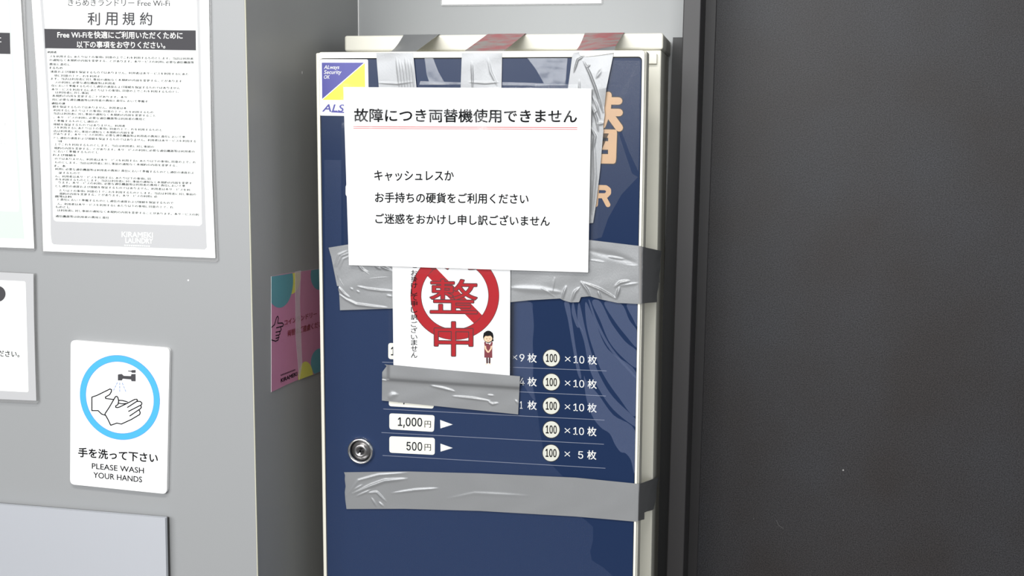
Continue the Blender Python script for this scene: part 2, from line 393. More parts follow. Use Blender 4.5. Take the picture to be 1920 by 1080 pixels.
for t, a, bb, c, d in (('1,000', (746, 802.2), (791.7, 803.5), (796, 801.6), (808, 802)), ('500', (762, 844.6), (791.7, 845.6), (796, 845), (808, 845.5)),
                       ('2,000', (746, 758), (791.7, 759.5), (796, 757.6), (808, 758)), ('5,000', (746, 714), (791.7, 715.5), (796, 713.6), (808, 714)), ('10,000', (733, 670), (791.7, 672), (796, 670), (808, 670.5))):
    mb.text(DOOR, t, a, bb, 20 if ',' in t else 16.5, pr + .0003, M['ink'], .018); mb.text(DOOR, '円', c, d, 12.5, pr + .0003, M['ink'], .006)
mb.flat(DOOR, [(825.2, 787.3), (848.9, 796), (825.8, 803.3)], pr + .0002, M['printwhite'])
mb.flat(DOOR, [(825.8, 831.7), (848.9, 840), (826, 846.8)], pr + .0002, M['printwhite'])
for a, bb in (((717, 679), (1136.8, 695.5)), ((718, 722), (1135.6, 742.5)), ((719, 766.8), (1133, 787.7)), ((715.5, 811), (1132, 833)), ((717.6, 854), (1134.8, 878))):
    mb.stroke(DOOR, [a, bb], 1.0, pr + .0001, M['printline'])
for i, (cx, cy) in enumerate(((1034, 671.3), (1033.8, 716.4), (1033.6, 760.9), (1033.6, 805.4), (1033.1, 849.4))):
    mb.disc(DOOR, (cx, cy), 16.8, pr + .0001, M['outline_shade']); mb.disc(DOOR, (cx, cy), 15.4, pr + .0002, M['coinprint'])
    mb.text(DOOR, '100', (cx - 10.4, cy + 7.4), (cx + 10.4, cy + 8.2), 15.6, pr + .0003, M['ink'], .022)
    y = cy - 671.3 - .3
    for a, b_ in (((1060, 669.4), (1069, 677.6)), ((1069, 669.8), (1060, 677.2))): mb.stroke(DOOR, [np.array(a) + [-i * .2, y], np.array(b_) + [-i * .2, y]], 1.35, pr + .0002, M['printwhite'])
    if i < 4: mb.text(DOOR, '10', (1075.5 - i * .2, 681.3 + y), (1095.5 - i * .2, 682.2 + y), 14.2, pr + .0002, M['printwhite'], .008)
    else: mb.text(DOOR, '5', (1084, 682 + y), (1093.5, 682.5 + y), 14, pr + .0002, M['printwhite'], .008)
    mb.text(DOOR, '枚', (1102 - i * .3, 683.5 + y), (1119.3 - i * .3, 684.4 + y), 17.3, pr + .0002, M['printwhite'], .012)
for t, y in (('9', 0), ('4', 44.6), ('1', 88.6)):
    for a, b_ in (((960.2, 665.8), (969.2, 674)), ((969.2, 666.2), (960.2, 673.6))): mb.stroke(DOOR, [np.array(a) + [0, y], np.array(b_) + [0, y]], 1.35, pr + .0002, M['printwhite'])
    mb.text(DOOR, t, (975 if t == '1' else 974, 677.6 + y), (979.5 if t == '1' else 983.3, 678 + y), 14, pr + .0002, M['printwhite'], .008)
    mb.text(DOOR, '枚', (989, 679.2 + y), (1006.3, 680.2 + y), 17, pr + .0002, M['printwhite'], .012)
# big peach characters, mostly covered by the notice and the tape
S = lambda pts, wd: (mb.stroke(DOOR, pts, wd + 3.2, pr + .0001, M['outline_shade']), mb.stroke(DOOR, pts, wd, pr + .0002, M['orange']))
S([(1140.3, 178.5), (1138.5, 208), (1129, 235)], 13.5); S([(1118, 189), (1160, 189.3)], 14); S([(1118, 210.5), (1161, 211)], 14); S([(1141, 212), (1161, 239.5)], 14.5)
for q in ([(1094, 241.8), (1157, 243), (1156, 258.5), (1094, 258)], [(1094, 264.5), (1150, 264.8), (1150, 280.8), (1094, 280)], [(1094, 288.6), (1156, 289), (1154, 307), (1094, 306)], [(1140.5, 245), (1157, 245), (1155, 303), (1140, 303)], [(1094, 243), (1106, 243), (1106, 305), (1094, 305)]):
    mb.flat(DOOR, rrect([(q[0][0] - 1.6, q[0][1] - 1.6), (q[1][0] + 1.6, q[1][1] - 1.6), (q[2][0] + 1.6, q[2][1] + 1.6), (q[3][0] - 1.6, q[3][1] + 1.6)], 5), pr + .0001, M['outline_shade'])
    mb.flat(DOOR, rrect(q, 5), pr + .0002, M['orange'])
for pts in ([(1121, 351.5), (1136, 352), (1141, 356), (1141, 362), (1136, 367), (1121, 367)], [(1131, 367), (1140, 384)], [(1119, 350), (1116.5, 384)]):
    mb.stroke(DOOR, pts, 9.0 if len(pts) == 2 else 9.5, pr + .0002, M['orange'])
mb.stroke(DOOR, [(664, 345), (655, 345), (651.5, 350), (651.5, 364), (655, 369), (664, 369)], 7, pr + .0002, M['printwhite'])
mb.build('front_panel', D2, label='dark blue front panel printed with the coin exchange table')
c = DOOR(676.6, 845); R = abs(DOOR(699.6, 845)[0] - DOOR(653.6, 845)[0]) / 2
mb = MB(); mb.lathe(c, [(R * 1.08, .0019), (R * 1.06, -.001), (R, -.004), (R * .93, -.0045), (R * .86, -.004), (R * .84, -.0012)], M['chrome'])
lock = mb.build('lock', D2, label='round chrome key lock'); D3 = {'_obj': lock, '_base': T['_base']}
mb = MB(); mb.lathe(c, [(R * .84, .0005), (R * .80, -.0005), (R * .55, -.0022), (R * .50, -.0036), (R * .30, -.0036), (R * .26, -.0018), (R * .01, -.0016)], M['lockgrey'])
mb.build('lock_cylinder', D3)
mb = MB()
for a in (.5, -1.05):
    d = np.array([math.cos(a), 0, math.sin(a)]) * R * .42; n_ = np.array([-math.sin(a), 0, math.cos(a)]) * R * .07
    p = np.array([c[0], -.0026, c[2]]); q = [p + d + n_, p - d + n_, p - d - n_, p + d - n_]
    mb.add(q + [x + np.array([0, .0015, 0]) for x in q], [(0, 1, 2, 3), (4, 7, 6, 5), (0, 4, 5, 1), (1, 5, 6, 2), (2, 6, 7, 3), (3, 7, 4, 0)], M['outline_shade'])
mb.build('keyhole', D3)
CF = Pl('Y', .156); a, b_ = CF(1211, 101), CF(1232, 120)
mb = MB(); mb.box((a[0] - .006, .150, b_[2]), (b_[0], .157, a[2]), M['casewhite']); mb.build('hinge_plate', T, bevel=.0008)

# security sticker in the corner of the panel
mb = MB(); q = [(597.2, 110.7), (690, 111.4), (691.5, 218), (599, 216.6)]
mb.slab(DOOR, rrect(q, 3), -.0010, .0006, M['plate'])
mb.flat(DOOR, [(603.3, 117.4), (682.6, 117.4), (604, 185.6)], -.0009, M['navy'])
mb.flat(DOOR, [(684, 118.2), (685, 188), (604.6, 187.2)], -.0009, M['yellow'])
mb.text(DOOR, 'ALways', (606.8, 131.6), (635.2, 131.6), 9.3, -.0008, M['printwhite'], .012, .2)
mb.text(DOOR, 'Security', (606.8, 141), (639, 141), 9.6, -.0008, M['printwhite'], .012, .2)
mb.text(DOOR, 'OK', (606.8, 147.8), (617.6, 147.8), 7, -.0008, M['printwhite'], .012, .2)
mb.text(DOOR, 'ALSOK', (604, 209.5), (680, 211), 14.5, -.0009, M['navy'], .03, .3)
mb.stroke(DOOR, [(622, 209.6), (648, 211)], 2.4, -.00088, M['navy'])
tag(mb.build('security_sticker'), 'small blue and yellow security sticker in the upper left corner of the blue panel', 'sticker')

# ------------------------------------------------------------------ clear film over the panel, its reflections painted as hazy pieces
def film(pl_polys, off, label, m, smooth=False, name='film_reflection'):
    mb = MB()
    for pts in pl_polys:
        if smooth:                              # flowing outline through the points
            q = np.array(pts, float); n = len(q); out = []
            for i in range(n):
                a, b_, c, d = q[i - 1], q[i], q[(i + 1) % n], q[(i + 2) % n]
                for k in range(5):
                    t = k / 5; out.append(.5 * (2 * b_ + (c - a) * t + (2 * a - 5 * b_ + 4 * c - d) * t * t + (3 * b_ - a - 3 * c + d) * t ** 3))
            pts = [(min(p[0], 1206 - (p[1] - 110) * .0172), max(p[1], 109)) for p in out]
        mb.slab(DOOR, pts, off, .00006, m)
    return tag(mb.build(name), label, 'film', 'reflections in the clear film on the machine')
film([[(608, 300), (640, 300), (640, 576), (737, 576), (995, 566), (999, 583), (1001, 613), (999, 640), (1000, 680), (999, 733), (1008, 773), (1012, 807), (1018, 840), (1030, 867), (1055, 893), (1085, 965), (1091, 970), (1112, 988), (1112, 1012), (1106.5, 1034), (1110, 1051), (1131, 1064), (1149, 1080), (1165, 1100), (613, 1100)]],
     -.0011, 'broad reflection in clear film, as a hazy sheet over the left and lower part of the blue panel', M['film'])
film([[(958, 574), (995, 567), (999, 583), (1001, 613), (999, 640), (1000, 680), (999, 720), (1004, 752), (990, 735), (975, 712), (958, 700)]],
     -.0009, 'narrow bright reflection in clear film, as a hazy sheet right of the paper with the red ring', M['filmreflmid'], True)
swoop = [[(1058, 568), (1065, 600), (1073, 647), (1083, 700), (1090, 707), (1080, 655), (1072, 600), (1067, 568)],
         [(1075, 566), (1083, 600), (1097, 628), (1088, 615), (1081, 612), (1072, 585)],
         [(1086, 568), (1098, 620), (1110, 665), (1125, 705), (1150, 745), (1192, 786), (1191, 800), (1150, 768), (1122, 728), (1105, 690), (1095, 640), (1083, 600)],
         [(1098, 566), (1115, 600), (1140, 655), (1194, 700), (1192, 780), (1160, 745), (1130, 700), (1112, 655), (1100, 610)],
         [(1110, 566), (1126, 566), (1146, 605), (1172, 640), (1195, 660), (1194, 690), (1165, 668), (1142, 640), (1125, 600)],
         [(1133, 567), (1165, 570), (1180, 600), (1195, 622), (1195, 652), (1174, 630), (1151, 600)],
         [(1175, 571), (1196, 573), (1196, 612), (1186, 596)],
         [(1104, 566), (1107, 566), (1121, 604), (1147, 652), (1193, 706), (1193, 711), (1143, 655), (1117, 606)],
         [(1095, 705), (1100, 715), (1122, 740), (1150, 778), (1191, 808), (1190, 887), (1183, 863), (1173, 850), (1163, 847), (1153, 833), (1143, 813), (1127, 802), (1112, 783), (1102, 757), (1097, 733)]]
film(swoop, -.0010, 'curved reflections in wrinkled clear film, as hazy sheets over the lower right of the blue panel', M['filmreflbright'], True)
film([[(1150, 113), (1200, 114), (1199, 250), (1197, 322), (1180, 285), (1165, 245), (1120, 245), (1120, 300), (1135, 160)]], -.0010, 'pale reflection in clear film, as a hazy sheet beside the upper strokes of the peach lettering on the blue panel', M['filmrefltop'])
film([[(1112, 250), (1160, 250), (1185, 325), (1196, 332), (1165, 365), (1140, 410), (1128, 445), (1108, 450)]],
     -.0010, 'pale reflection in clear film, as a hazy sheet with a curved lower edge, beside the lower peach letter on the blue panel', M['filmrefltop'])

film([[(796, 109), (812, 109), (822, 135), (836, 159), (806, 159), (800, 140)], [(788, 152), (866, 154.5), (866, 158.5), (786, 159)]],
     -.0008, 'crumpled clear film with painted highlights above the notice, between the first and second tape strips from the sticker', M['filmcrumpleglint'])
film([[(989, 109), (1064, 109), (1060, 160), (1022, 160), (1005, 130)], [(942, 154), (985, 155), (1020, 156.5), (1026, 161), (942, 160)]],
     -.0008, 'crumpled clear film with painted highlights above the notice, between the red smeared strip and the twisted strip', M['filmcrumpleglint'])
# ------------------------------------------------------------------ duct tape
TG = 'silver duct tape strips on the machine'
def bridge(a0, a1, b0, b1, sag0=0, sag1=0, n=26, mm=14):
    # free span from the door's top edge back to the top of the cap; rows run across the tape
    G = np.zeros((mm, n, 3))
    for i in range(mm):
        t = i / (mm - 1)
        for j in range(n):
            s_ = j / (n - 1); p = lerp(lerp(a0, a1, t), lerp(b0, b1, t), s_)
            p[2] -= (sag0 * (1 - t) ** 2 + sag1 * t ** 2) * math.sin(math.pi * s_) ; G[i, j] = p
    return G
def top_tape(label, fl_, fr_, top_y, bot_y, bx0, bx1, under, ridges, sag=0):
    mb = MB()
    G = strip(DOOR, [(0, fl_[0]), (1, fl_[1])], [(0, fr_[0]), (1, fr_[1])], [(600, top_y), (1200, top_y)], [(600, bot_y), (1200, bot_y)], .0006, ridges, 1.2)
    mb.grid(G, M['tape'], back=M['tapeback'], th=(0, .0002, 0))
    a0, a1 = DOOR(fl_[0], top_y, .0006), DOOR(fr_[0], top_y, .0006)
    c0, c1 = np.array([a0[0], .012, ZT + .0008]), np.array([a1[0], .012, ZT + .0008])
    CAPF = Pl('Y', .1515); b0, b1 = CAPF(bx0, 67.5), CAPF(bx1, 67.0)
    for b_ in (b0, b1): b_[2] = 1.6243
    mb.grid(bridge(a0, a1, c0, c1, n=5), M['tape'], back=under, th=(0, 0, -.0002))
    mb.grid(bridge(c0, c1, b0, b1, sag, 0), under, back=M['tapeback'], th=(0, .0001, -.0003))
    e0, e1 = b0 + [.002, .07, 0], b1 + [.002, .07, 0]
    mb.grid(bridge(b0, b1, e0, e1, n=4), M['tape'], back=under, th=(0, 0, -.0002))
    return tag(mb.build('duct_tape'), label, 'tape', TG)
top_tape('silver tape strip folded over the machine top, first one beside the blue and yellow sticker', (705.2, 712), (774.5, 783), 99.2, 185, 757, 823, M['tape'],
         [([(743 + k * 5.5, 108 + (k % 3) * 4), (746 + k * 5.6, 135), (750 + k * 5.4, 170)], 1.5, .0006) for k in range(6)] + [([(708, 155), (745, 157), (775, 153)], 1.5, .0004)], sag=.010)
top_tape('silver tape strip smeared with red over the machine top, above the middle of the notice', (866, 863), (941.5, 940), 99.4, 185, 915, 985, M['tapered'],
         [([(884.5, 116), (885.5, 140), (886, 165)], 1.6, .0010), ([(915, 110), (920, 135), (932, 160)], 2.2, .0006), ([(880, 154), (910, 156), (935, 154)], 1.6, .0005)])
# twisted strip at the right
mb = MB(); CAPF = Pl('Y', .1515)
CR = [([(1076, 135), (1083, 112), (1097, 104)], 1.6, .0012), ([(1094, 114), (1106, 138), (1116, 164), (1126, 195), (1131, 210)], 1.8, .0016), ([(1100, 126), (1106, 122)], 1.5, .001), ([(1086, 150), (1087, 185)], 1.6, .0008), ([(1118, 146), (1128, 130)], 3, .0006),
      ([(1108, 195), (1118, 222), (1122, 245)], 2, .0012), ([(1110, 180), (1118, 196), (1126, 222)], 1.6, .0010), ([(1108, 240), (1116, 255), (1112, 280)], 2, .0010), ([(1112, 215), (1120, 205)], 1.3, .0008), ([(1114, 260), (1116, 330), (1110, 400)], 3, .0008), ([(1118, 233), (1132, 231)], 2.0, .0012)]
def ctape(n=250, mm=80):
    LY = [(420, 1092), (290, 1080), (200, 1063), (165, 1065), (135, 1069), (104, 1073), (99.5, 1075)]
    RY = [(418, 1112), (380, 1118), (320, 1125), (245, 1131.5), (236, 1131), (215, 1134), (203, 1133), (190, 1134.5), (165, 1137), (132, 1144), (101, 1150.5), (86, 1154.5)]
    RD = [(420, .0006), (200, .0012), (165, .0028), (132, .0028), (101, .0008), (99, 0), (86, -.045)]
    it = lambda y, T: float(np.interp(-y, [-p[0] for p in T], [p[1] for p in T]))
    G = np.zeros((n, mm, 3))
    for i in range(n):
        s_ = i / (n - 1); yl = 420 + (99.5 - 420) * s_; yr = 418 + (86 - 418) * s_
        xl, xr, dr = it(yl, LY), it(yr, RY), it(yr, RD)
        t = np.linspace(0, 1, mm); X = xl * (1 - t) + xr * t; Y = yl * (1 - t) + yr * t
        H = ridge_height(X, Y, CR)
        for j in range(mm): G[i, j] = Pl('Y', -(t[j] ** 2.2) * dr)(X[j], Y[j], .0006 + H[j])
    return G
G1 = ctape(); mb.grid(G1, M['tape'], back=M['tapeback'], th=(0, .0002, 0))
n = 24; E = G1[-1]; G2 = np.zeros((n, len(E), 3)); b0, b1 = CAPF(1096.5, 64), CAPF(1170, 62)
for i in range(n):
    s_ = i / (n - 1)
    for j in range(len(E)):
        t = j / (len(E) - 1); q = lerp(b0, b1, t); q[2] = 1.6243; G2[i, j] = lerp(E[j], q, s_) + np.array([0, 0, -.004 * math.sin(math.pi * s_) * (1 - t)])
mb.grid(G2, M['tapered'], back=M['tapeback'], th=(0, .0001, -.0003))
G3 = np.stack([G2[-1], G2[-1] + [.003, .06, 0]]); mb.grid(G3, M['tape'], th=(0, 0, -.0002))
tag(mb.build('duct_tape'), 'twisted silver tape strip running down between the white notice and the peach lettering', 'tape', TG)

SX = Pl('G', np.array([XR + .0012, .004, 0])); SX.n = _n(np.array([.150, -(XR - -.1137) * -1, 0]))   # from the door's edge to the case's edge
XE = lambda y: float(np.interp(y, [130, 600, 980, 1080], [1207.6, 1202.6, 1195.6, 1194.5]))
def wrap(mb, front_right, topL, botL, topR, botR, endcut=(), n=18, mm=30):
    # the tape turns round the door's edge and runs back along its side
    EX = XR - .0002; k = 5
    R0, R1 = front_right
    F = []
    for i in range(mm):
        t = i / (mm - 1); a = lerp(R0, R1, t); sa, sb = SX(*lerp(topL, botL, t)), SX(*lerp(topR, botR, t))
        if endcut: sb = SX(*[np.interp(t, [p[0] for p in endcut], [p[q] for p in endcut]) for q in (1, 2)])
        row = [a]
        for j in range(1, k): 
            u = j / k * math.pi / 2; row.append(np.array([a[0] + (sa[0] - a[0]) * math.sin(u), a[1] + (sa[1] - a[1]) * (1 - math.cos(u)), a[2] + (sa[2] - a[2]) * j / k]))
        for j in range(n): row.append(lerp(sa, sb, j / (n - 1)) + np.array([.00012 * math.sin(j * .9 + t * 7 + 2 * math.sin(t * 5)) + .0016 * max(0, j / (n - 1) - .72) * math.sin(t * 13 + 1), 0, 0]))
        F.append(row)
    mb.grid(np.array(F), M['tape'], back=M['tapeback'], th=(-.0003, .0001, 0))

# middle band, upper strip
mb = MB()
G = strip(DOOR, [(0, 616), (.25, 621), (.6, 626), (1, 632)], [(0, 1197), (1, 1197)], [(616, 464.4), (652, 458.5), (760, 452), (900, 449), (1106, 450), (1197, 461)], [(616, 537), (760, 532), (900, 526), (1106, 524), (1197, 534)], .0007,
          [([(627, 500), (635, 478), (652, 470)], 1.6, .0006), ([(631, 500), (640, 480), (655, 474)], 1.4, .0006), ([(636, 505), (643, 486), (656, 480)], 1.4, .0005), ([(672, 497), (680, 506), (697, 518)], 1.8, .0012), ([(703, 498), (714, 505)], 1.6, .001), ([(712, 499), (736, 509)], 1.8, .0012),
           ([(634, 515), (640, 530), (648, 540)], 1.6, .001), ([(680, 524), (705, 521), (740, 518)], 2.2, .0010), ([(1107, 488), (1133, 492)], 1.6, .0008), ([(1106, 470), (1150, 480), (1190, 492)], 6, -.0006), ([(1140, 481), (1170, 486)], 1.6, .0008), ([(1110, 500), (1150, 505), (1196, 498)], 3, .0005)], 1.4, .0001)
mb.grid(G, M['tape'], back=M['tapeback'], th=(0, .0002, 0))
wrap(mb, (G[0, -1], G[-1, -1]), (1204, 462.5), (1203.5, 534), (1240, 470.5), (1236, 530))
tag(mb.build('duct_tape'), 'upper of two overlapping silver tape strips crossing behind the white notice', 'tape', TG)
mb = MB()
G = strip(DOOR, [(0, 633), (.35, 636), (.45, 634), (.55, 636), (1, 637.5)], [(0, 1197), (1, 1197)], [(633, 510), (760, 508), (900, 503), (1050, 490), (1106, 490), (1197, 499)],
          [(637, 581.7), (736, 578.5), (850, 573), (956, 566.7), (993, 563), (1050, 559.7), (1056, 563), (1070, 567), (1086, 566.5), (1089, 557), (1106, 555.5), (1128, 561.7), (1158, 568), (1197, 570)], .0014,
          [([(636, 552), (650, 562), (668, 571), (700, 575), (725, 577)], 2.0, .0014), ([(634, 538), (645, 551), (655, 558)], 1.8, .0012), ([(670, 537), (690, 542), (715, 545), (737, 546)], 1.6, .0013), ([(657, 540), (662, 544)], 1.2, .0006), ([(669, 545), (674, 549)], 1.2, .0006), ([(725, 554), (735, 556)], 1.5, .0005),
           ([(1054, 562), (1057, 550), (1062, 536)], 1.8, .0014), ([(1072, 564), (1078, 548), (1086, 540)], 2.2, .0014), ([(1089, 528), (1100, 543), (1107, 556)], 2.0, .0016), ([(1094, 530), (1125, 543), (1155, 560)], 2.0, .0016), ([(1121, 545), (1127, 560)], 2.0, .0014), ([(1153, 538), (1163, 530), (1180, 527)], 2.2, .0016), ([(1155, 560), (1159, 548), (1162, 537)], 2.2, .0018), ([(1162, 536), (1196, 531)], 2, .0006), ([(960, 540), (1010, 543), (1050, 548)], 5, .0008), ([(1040, 520), (1035, 550)], 1.2, .0006), ([(1012, 538), (1040, 556)], 1.2, .0005)], 1.4, .0001)
mb.grid(G, M['tape'], back=M['tapeback'], th=(0, .0002, 0))
wrap(mb, (G[0, -1], G[-1, -1]), (1203.6, 499), (1203, 569), (1238, 500), (1231, 566.5))
tag(mb.build('duct_tape'), 'lower of two overlapping silver tape strips, crossing behind the paper with the red ring', 'tape', TG)
# bottom strip
mb = MB()
G = strip(DOOR, [(0, 645), (.08, 647), (.2, 646.5), (.38, 648), (.54, 646.5), (.76, 647.5), (1, 649.7)], [(0, 1191), (1, 1190)], [(644, 885.5), (765, 884), (900, 887.6), (1080, 895.6), (1191, 906.6)], [(649, 954.4), (756, 954), (900, 958), (1080, 968.5), (1190, 978)], .0007,
          [([(661, 926), (696, 911), (721, 902), (763, 898)], 3.2, .0016), ([(651, 929), (672, 901), (709, 891), (763, 887)], 2.2, .0010), ([(661, 920), (680, 909)], 1.6, .0008), ([(668, 931), (696, 918)], 1.8, .0012), ([(686, 925), (706, 923), (724, 941)], 1.8, .0013), ([(696, 933), (707, 951)], 1.5, .0010), ([(710, 941), (720, 951)], 1.5, .0010), ([(735, 925), (779, 919), (822, 916)], 2.2, .0011), ([(840, 935), (890, 925), (990, 930)], 3.0, .0005)], 1.4, .00012)
mb.grid(G, M['tape'], back=M['tapeback'], th=(0, .0002, 0))
wrap(mb, (G[0, -1], G[-1, -1]), (1198, 907.6), (1196.8, 976.5), (1236, 893), (1207, 974), endcut=[(0, 1236, 894), (.12, 1233, 905), (.5, 1230, 930), (.76, 1226, 956), (.80, 1209, 960), (1, 1207.5, 974)], n=20, mm=44)
tag(mb.build('duct_tape'), 'lowest silver tape strip, below the coin exchange table and the round lock', 'tape', TG)

# ------------------------------------------------------------------ portrait notice with the red ring
T = thing('paper_notice', DOOR(846, 705, .003), 'white portrait paper notice with a red prohibition ring, partly hidden under the larger notice', 'notice', 'notices on the machine')
o2 = .0040
mb = MB(); q = [(735, 440), (957, 440), (955.8, 704.6), (737.8, 684.4)]
mb.slab(DOOR, q, o2, .00025, M['paper'])
cx, cy, R0, R1 = 852.8, 554.3, 63.2, 82.8
N = 96
for i in range(N):
    a, b_ = 2 * math.pi * i / N, 2 * math.pi * (i + 1) / N
    P_ = lambda r, t: (cx + r * math.cos(t), cy + r * math.sin(t))
    mb.flat(DOOR, [P_(R0, a), P_(R1, a), P_(R1, b_), P_(R0, b_)], o2 + .0001, M['signred'])
    for r in (R0, R1): mb.flat(DOOR, [P_(r - .5, a), P_(r + .5, a), P_(r + .5, b_), P_(r - .5, b_)], o2 + .00015, M['darkred'])
d = np.array([.70, .714]); nn = np.array([-.714, .70]); c0 = np.array([cx, cy])
mb.flat(DOOR, [c0 - d * 66 + nn * 11, c0 + d * 66 + nn * 11, c0 + d * 66 - nn * 11, c0 - d * 66 - nn * 11], o2 + .0001, M['signred'])
for t, x0_, x1_, y_, h_ in (('整', 804.5, 896.5, 588.5, 66.5), ('中', 813, 888, 668.5, 67), ('調', 804, 897, 506, 66)):
    mb.text(DOOR, t, (x0_, y_), (x1_, y_ + 1), h_, o2 + .0002, M['darkred'], .022)
    mb.text(DOOR, t, (x0_ + 1.6, y_ - 1.6), (x1_ - 1.6, y_ - .6), h_ - 3.2, o2 + .0003, M['signred'])
ys = [497, 511.5, 523, 535, 547, 558, 569, 581, 594.5, 607.5, 619, 631, 642, 653.5, 665.5]
for ch, y in zip('をお掛けして申し訳ございません', ys):
    mb.text(DOOR, ch, (770.5, y + 5.2), (782.5, y + 5.4), 10.4 if ch not in 'い' else 8.5, o2 + .0004, M['ink'], .012)
# small printed figure of a bowing woman
mb.flat(DOOR, [(908.2, 644), (922.8, 644), (923.2, 671), (908, 670.5)], o2 + .0001, M['maroon'])
mb.disc(DOOR, (915.6, 631.5), 9.8, o2 + .00012, M['ink'], 30, 11.6); mb.disc(DOOR, (923.3, 638), 2.4, o2 + .00012, M['ink'], 12)
mb.disc(DOOR, (915.2, 635), 7.8, o2 + .00016, M['skin'], 28, 6.4)
mb.flat(DOOR, [(905.5, 633), (909, 629.5), (914, 630.5), (922, 629), (925, 633), (924, 624), (915, 620.5), (907, 624)], o2 + .0002, M['ink'])
mb.stroke(DOOR, [(911.5, 635), (913.8, 635.3)], .8, o2 + .0002, M['ink']); mb.stroke(DOOR, [(917, 635.3), (919.4, 635)], .8, o2 + .0002, M['ink']); mb.stroke(DOOR, [(914.3, 638.6), (916.2, 638.6)], .7, o2 + .0002, M['signred'])
mb.stroke(DOOR, [(909.5, 646), (910.5, 654), (914.5, 660)], 2.6, o2 + .00022, M['skin']); mb.stroke(DOOR, [(922, 646), (920.5, 654), (916.2, 660)], 2.6, o2 + .00022, M['skin'])
mb.stroke(DOOR, [(909.3, 642.5), (910.2, 647)], 3.4, o2 + .00026, M['maroon']); mb.stroke(DOOR, [(922.2, 642.5), (921.4, 647)], 3.4, o2 + .00026, M['maroon'])
mb.disc(DOOR, (918.2, 645.2), 1.1, o2 + .0003, M['paper'], 10)
mb.stroke(DOOR, [(913.2, 672), (913.4, 680)], 3.6, o2 + .0001, M['darkred']); mb.stroke(DOOR, [(918, 672), (917.8, 680)], 3.6, o2 + .0001, M['darkred'])
mb.stroke(DOOR, [(910.8, 682.6), (913.6, 682.2)], 1.6, o2 + .0001, M['skin']); mb.stroke(DOOR, [(917.6, 682.2), (920, 682.6)], 1.6, o2 + .0001, M['skin'])
mb.build('sheet', T)
mb = MB(); mb.slab(DOOR, [(727, 436), (964, 437), (961.5, 728), (729, 711)], o2 + .0012, .0001, M['sleeve']); mb.build('clear_sleeve', T)
# its tape
mb = MB()
G = strip(DOOR, [(0, 721), (.04, 725), (.14, 720.4), (.22, 716.6), (1, 716)], [(0, 975), (.3, 974), (1, 971.5)], [(716, 682.5), (730, 684.2), (975, 705.6)], [(716, 751), (971, 777)], .0062,
          [([(807, 723), (830, 728), (852, 734)], 2.4, .0014), ([(849, 743), (885, 747), (919, 752)], 1.8, .0014), ([(915, 753), (923, 758), (934, 756)], 1.8, .0014), ([(914, 741), (926, 742)], 1.4, .0008), ([(728, 748), (736, 741), (744, 740)], 5, .0012), ([(966, 750), (972, 758)], 1.4, .0008)], 1.2, .00012,
          offs=lambda X, Y: -.0045 / (1 + np.exp(-((Y - (712 + (X - 730) * .066)) / 1.6))) * 1.0 - .004 / (1 + np.exp(((X - 728) / 1.2))) * (Y < 712 + (X - 730) * .066))
mb.grid(G, M['tape'], back=M['tapeback'], th=(0, .0002, 0))
tag(mb.build('duct_tape'), 'short silver tape strip holding the bottom of the paper with the red ring', 'tape', TG)

# ------------------------------------------------------------------ large out-of-order notice
T = thing('paper_notice', DOOR(878, 505, .006), 'large white out of order notice with red underlined heading, taped over the blue panel', 'notice', 'notices on the machine')
o3 = .0075
mb = MB(); q = [(643.7, 163.3), (1109, 166), (1102.6, 510.8), (654.3, 497)]
nx, ny = 60, 40; G = np.zeros((ny, nx, 3))
for i in range(ny):
    for j in range(nx):
        u, v = j / (nx - 1), i / (ny - 1); p = lerp(lerp(q[0], q[1], u), lerp(q[3], q[2], u), v)
        G[i, j] = DOOR(*p, o3)
mb.grid(G, M['paper'], th=(0, .00025, 0))
def nt_(t, a, b_, h, bold): mb.text(DOOR, t, a, b_, h, o3 + .0003, M['ink'], bold)
nt_('故障につき両替機使用できません', (663.7, 229), (1082, 231), 26, .022)
mb.stroke(DOOR, [(663, 237.4), (1082, 239.4)], 1.5, o3 + .0003, M['redline']); mb.stroke(DOOR, [(663, 240.6), (1082, 242.6)], 1.2, o3 + .0003, M['redline'])
nt_('キャッシュレスか', (701.7, 339.4), (851, 340), 20, .018)
nt_('お手持ちの硬貨をご利用ください', (703, 380), (991, 383), 20, .018)
nt_('ご迷惑をおかけし申し訳ございません', (703.7, 419.5), (1031, 424.5), 20, .018)
mb.build('sheet', T)
mb = MB()
G = strip(DOOR, [(0, 638), (1, 646)], [(0, 1126), (1, 1119)], [(600, 156.5), (1200, 158)], [(600, 512), (1200, 518)], o3 + .0012,
          [([(646, 158), (880, 158.6), (1000, 158)], 1.6, .0012), ([(688, 470), (690, 380), (694, 240)], 2, .0007), ([(684, 495), (690, 430)], 1.2, .0006), ([(930, 165), (940, 240), (958, 360), (1000, 480)], 14, .0010), ([(1094, 180), (1098, 330), (1092, 470)], 4, .0007), ([(1048, 500), (1052, 440)], 1.2, .0006)], 3.2, .0001)
mb.grid(G, M['sleeve'], th=(0, .0001, 0)); mb.build('clear_sleeve', T)

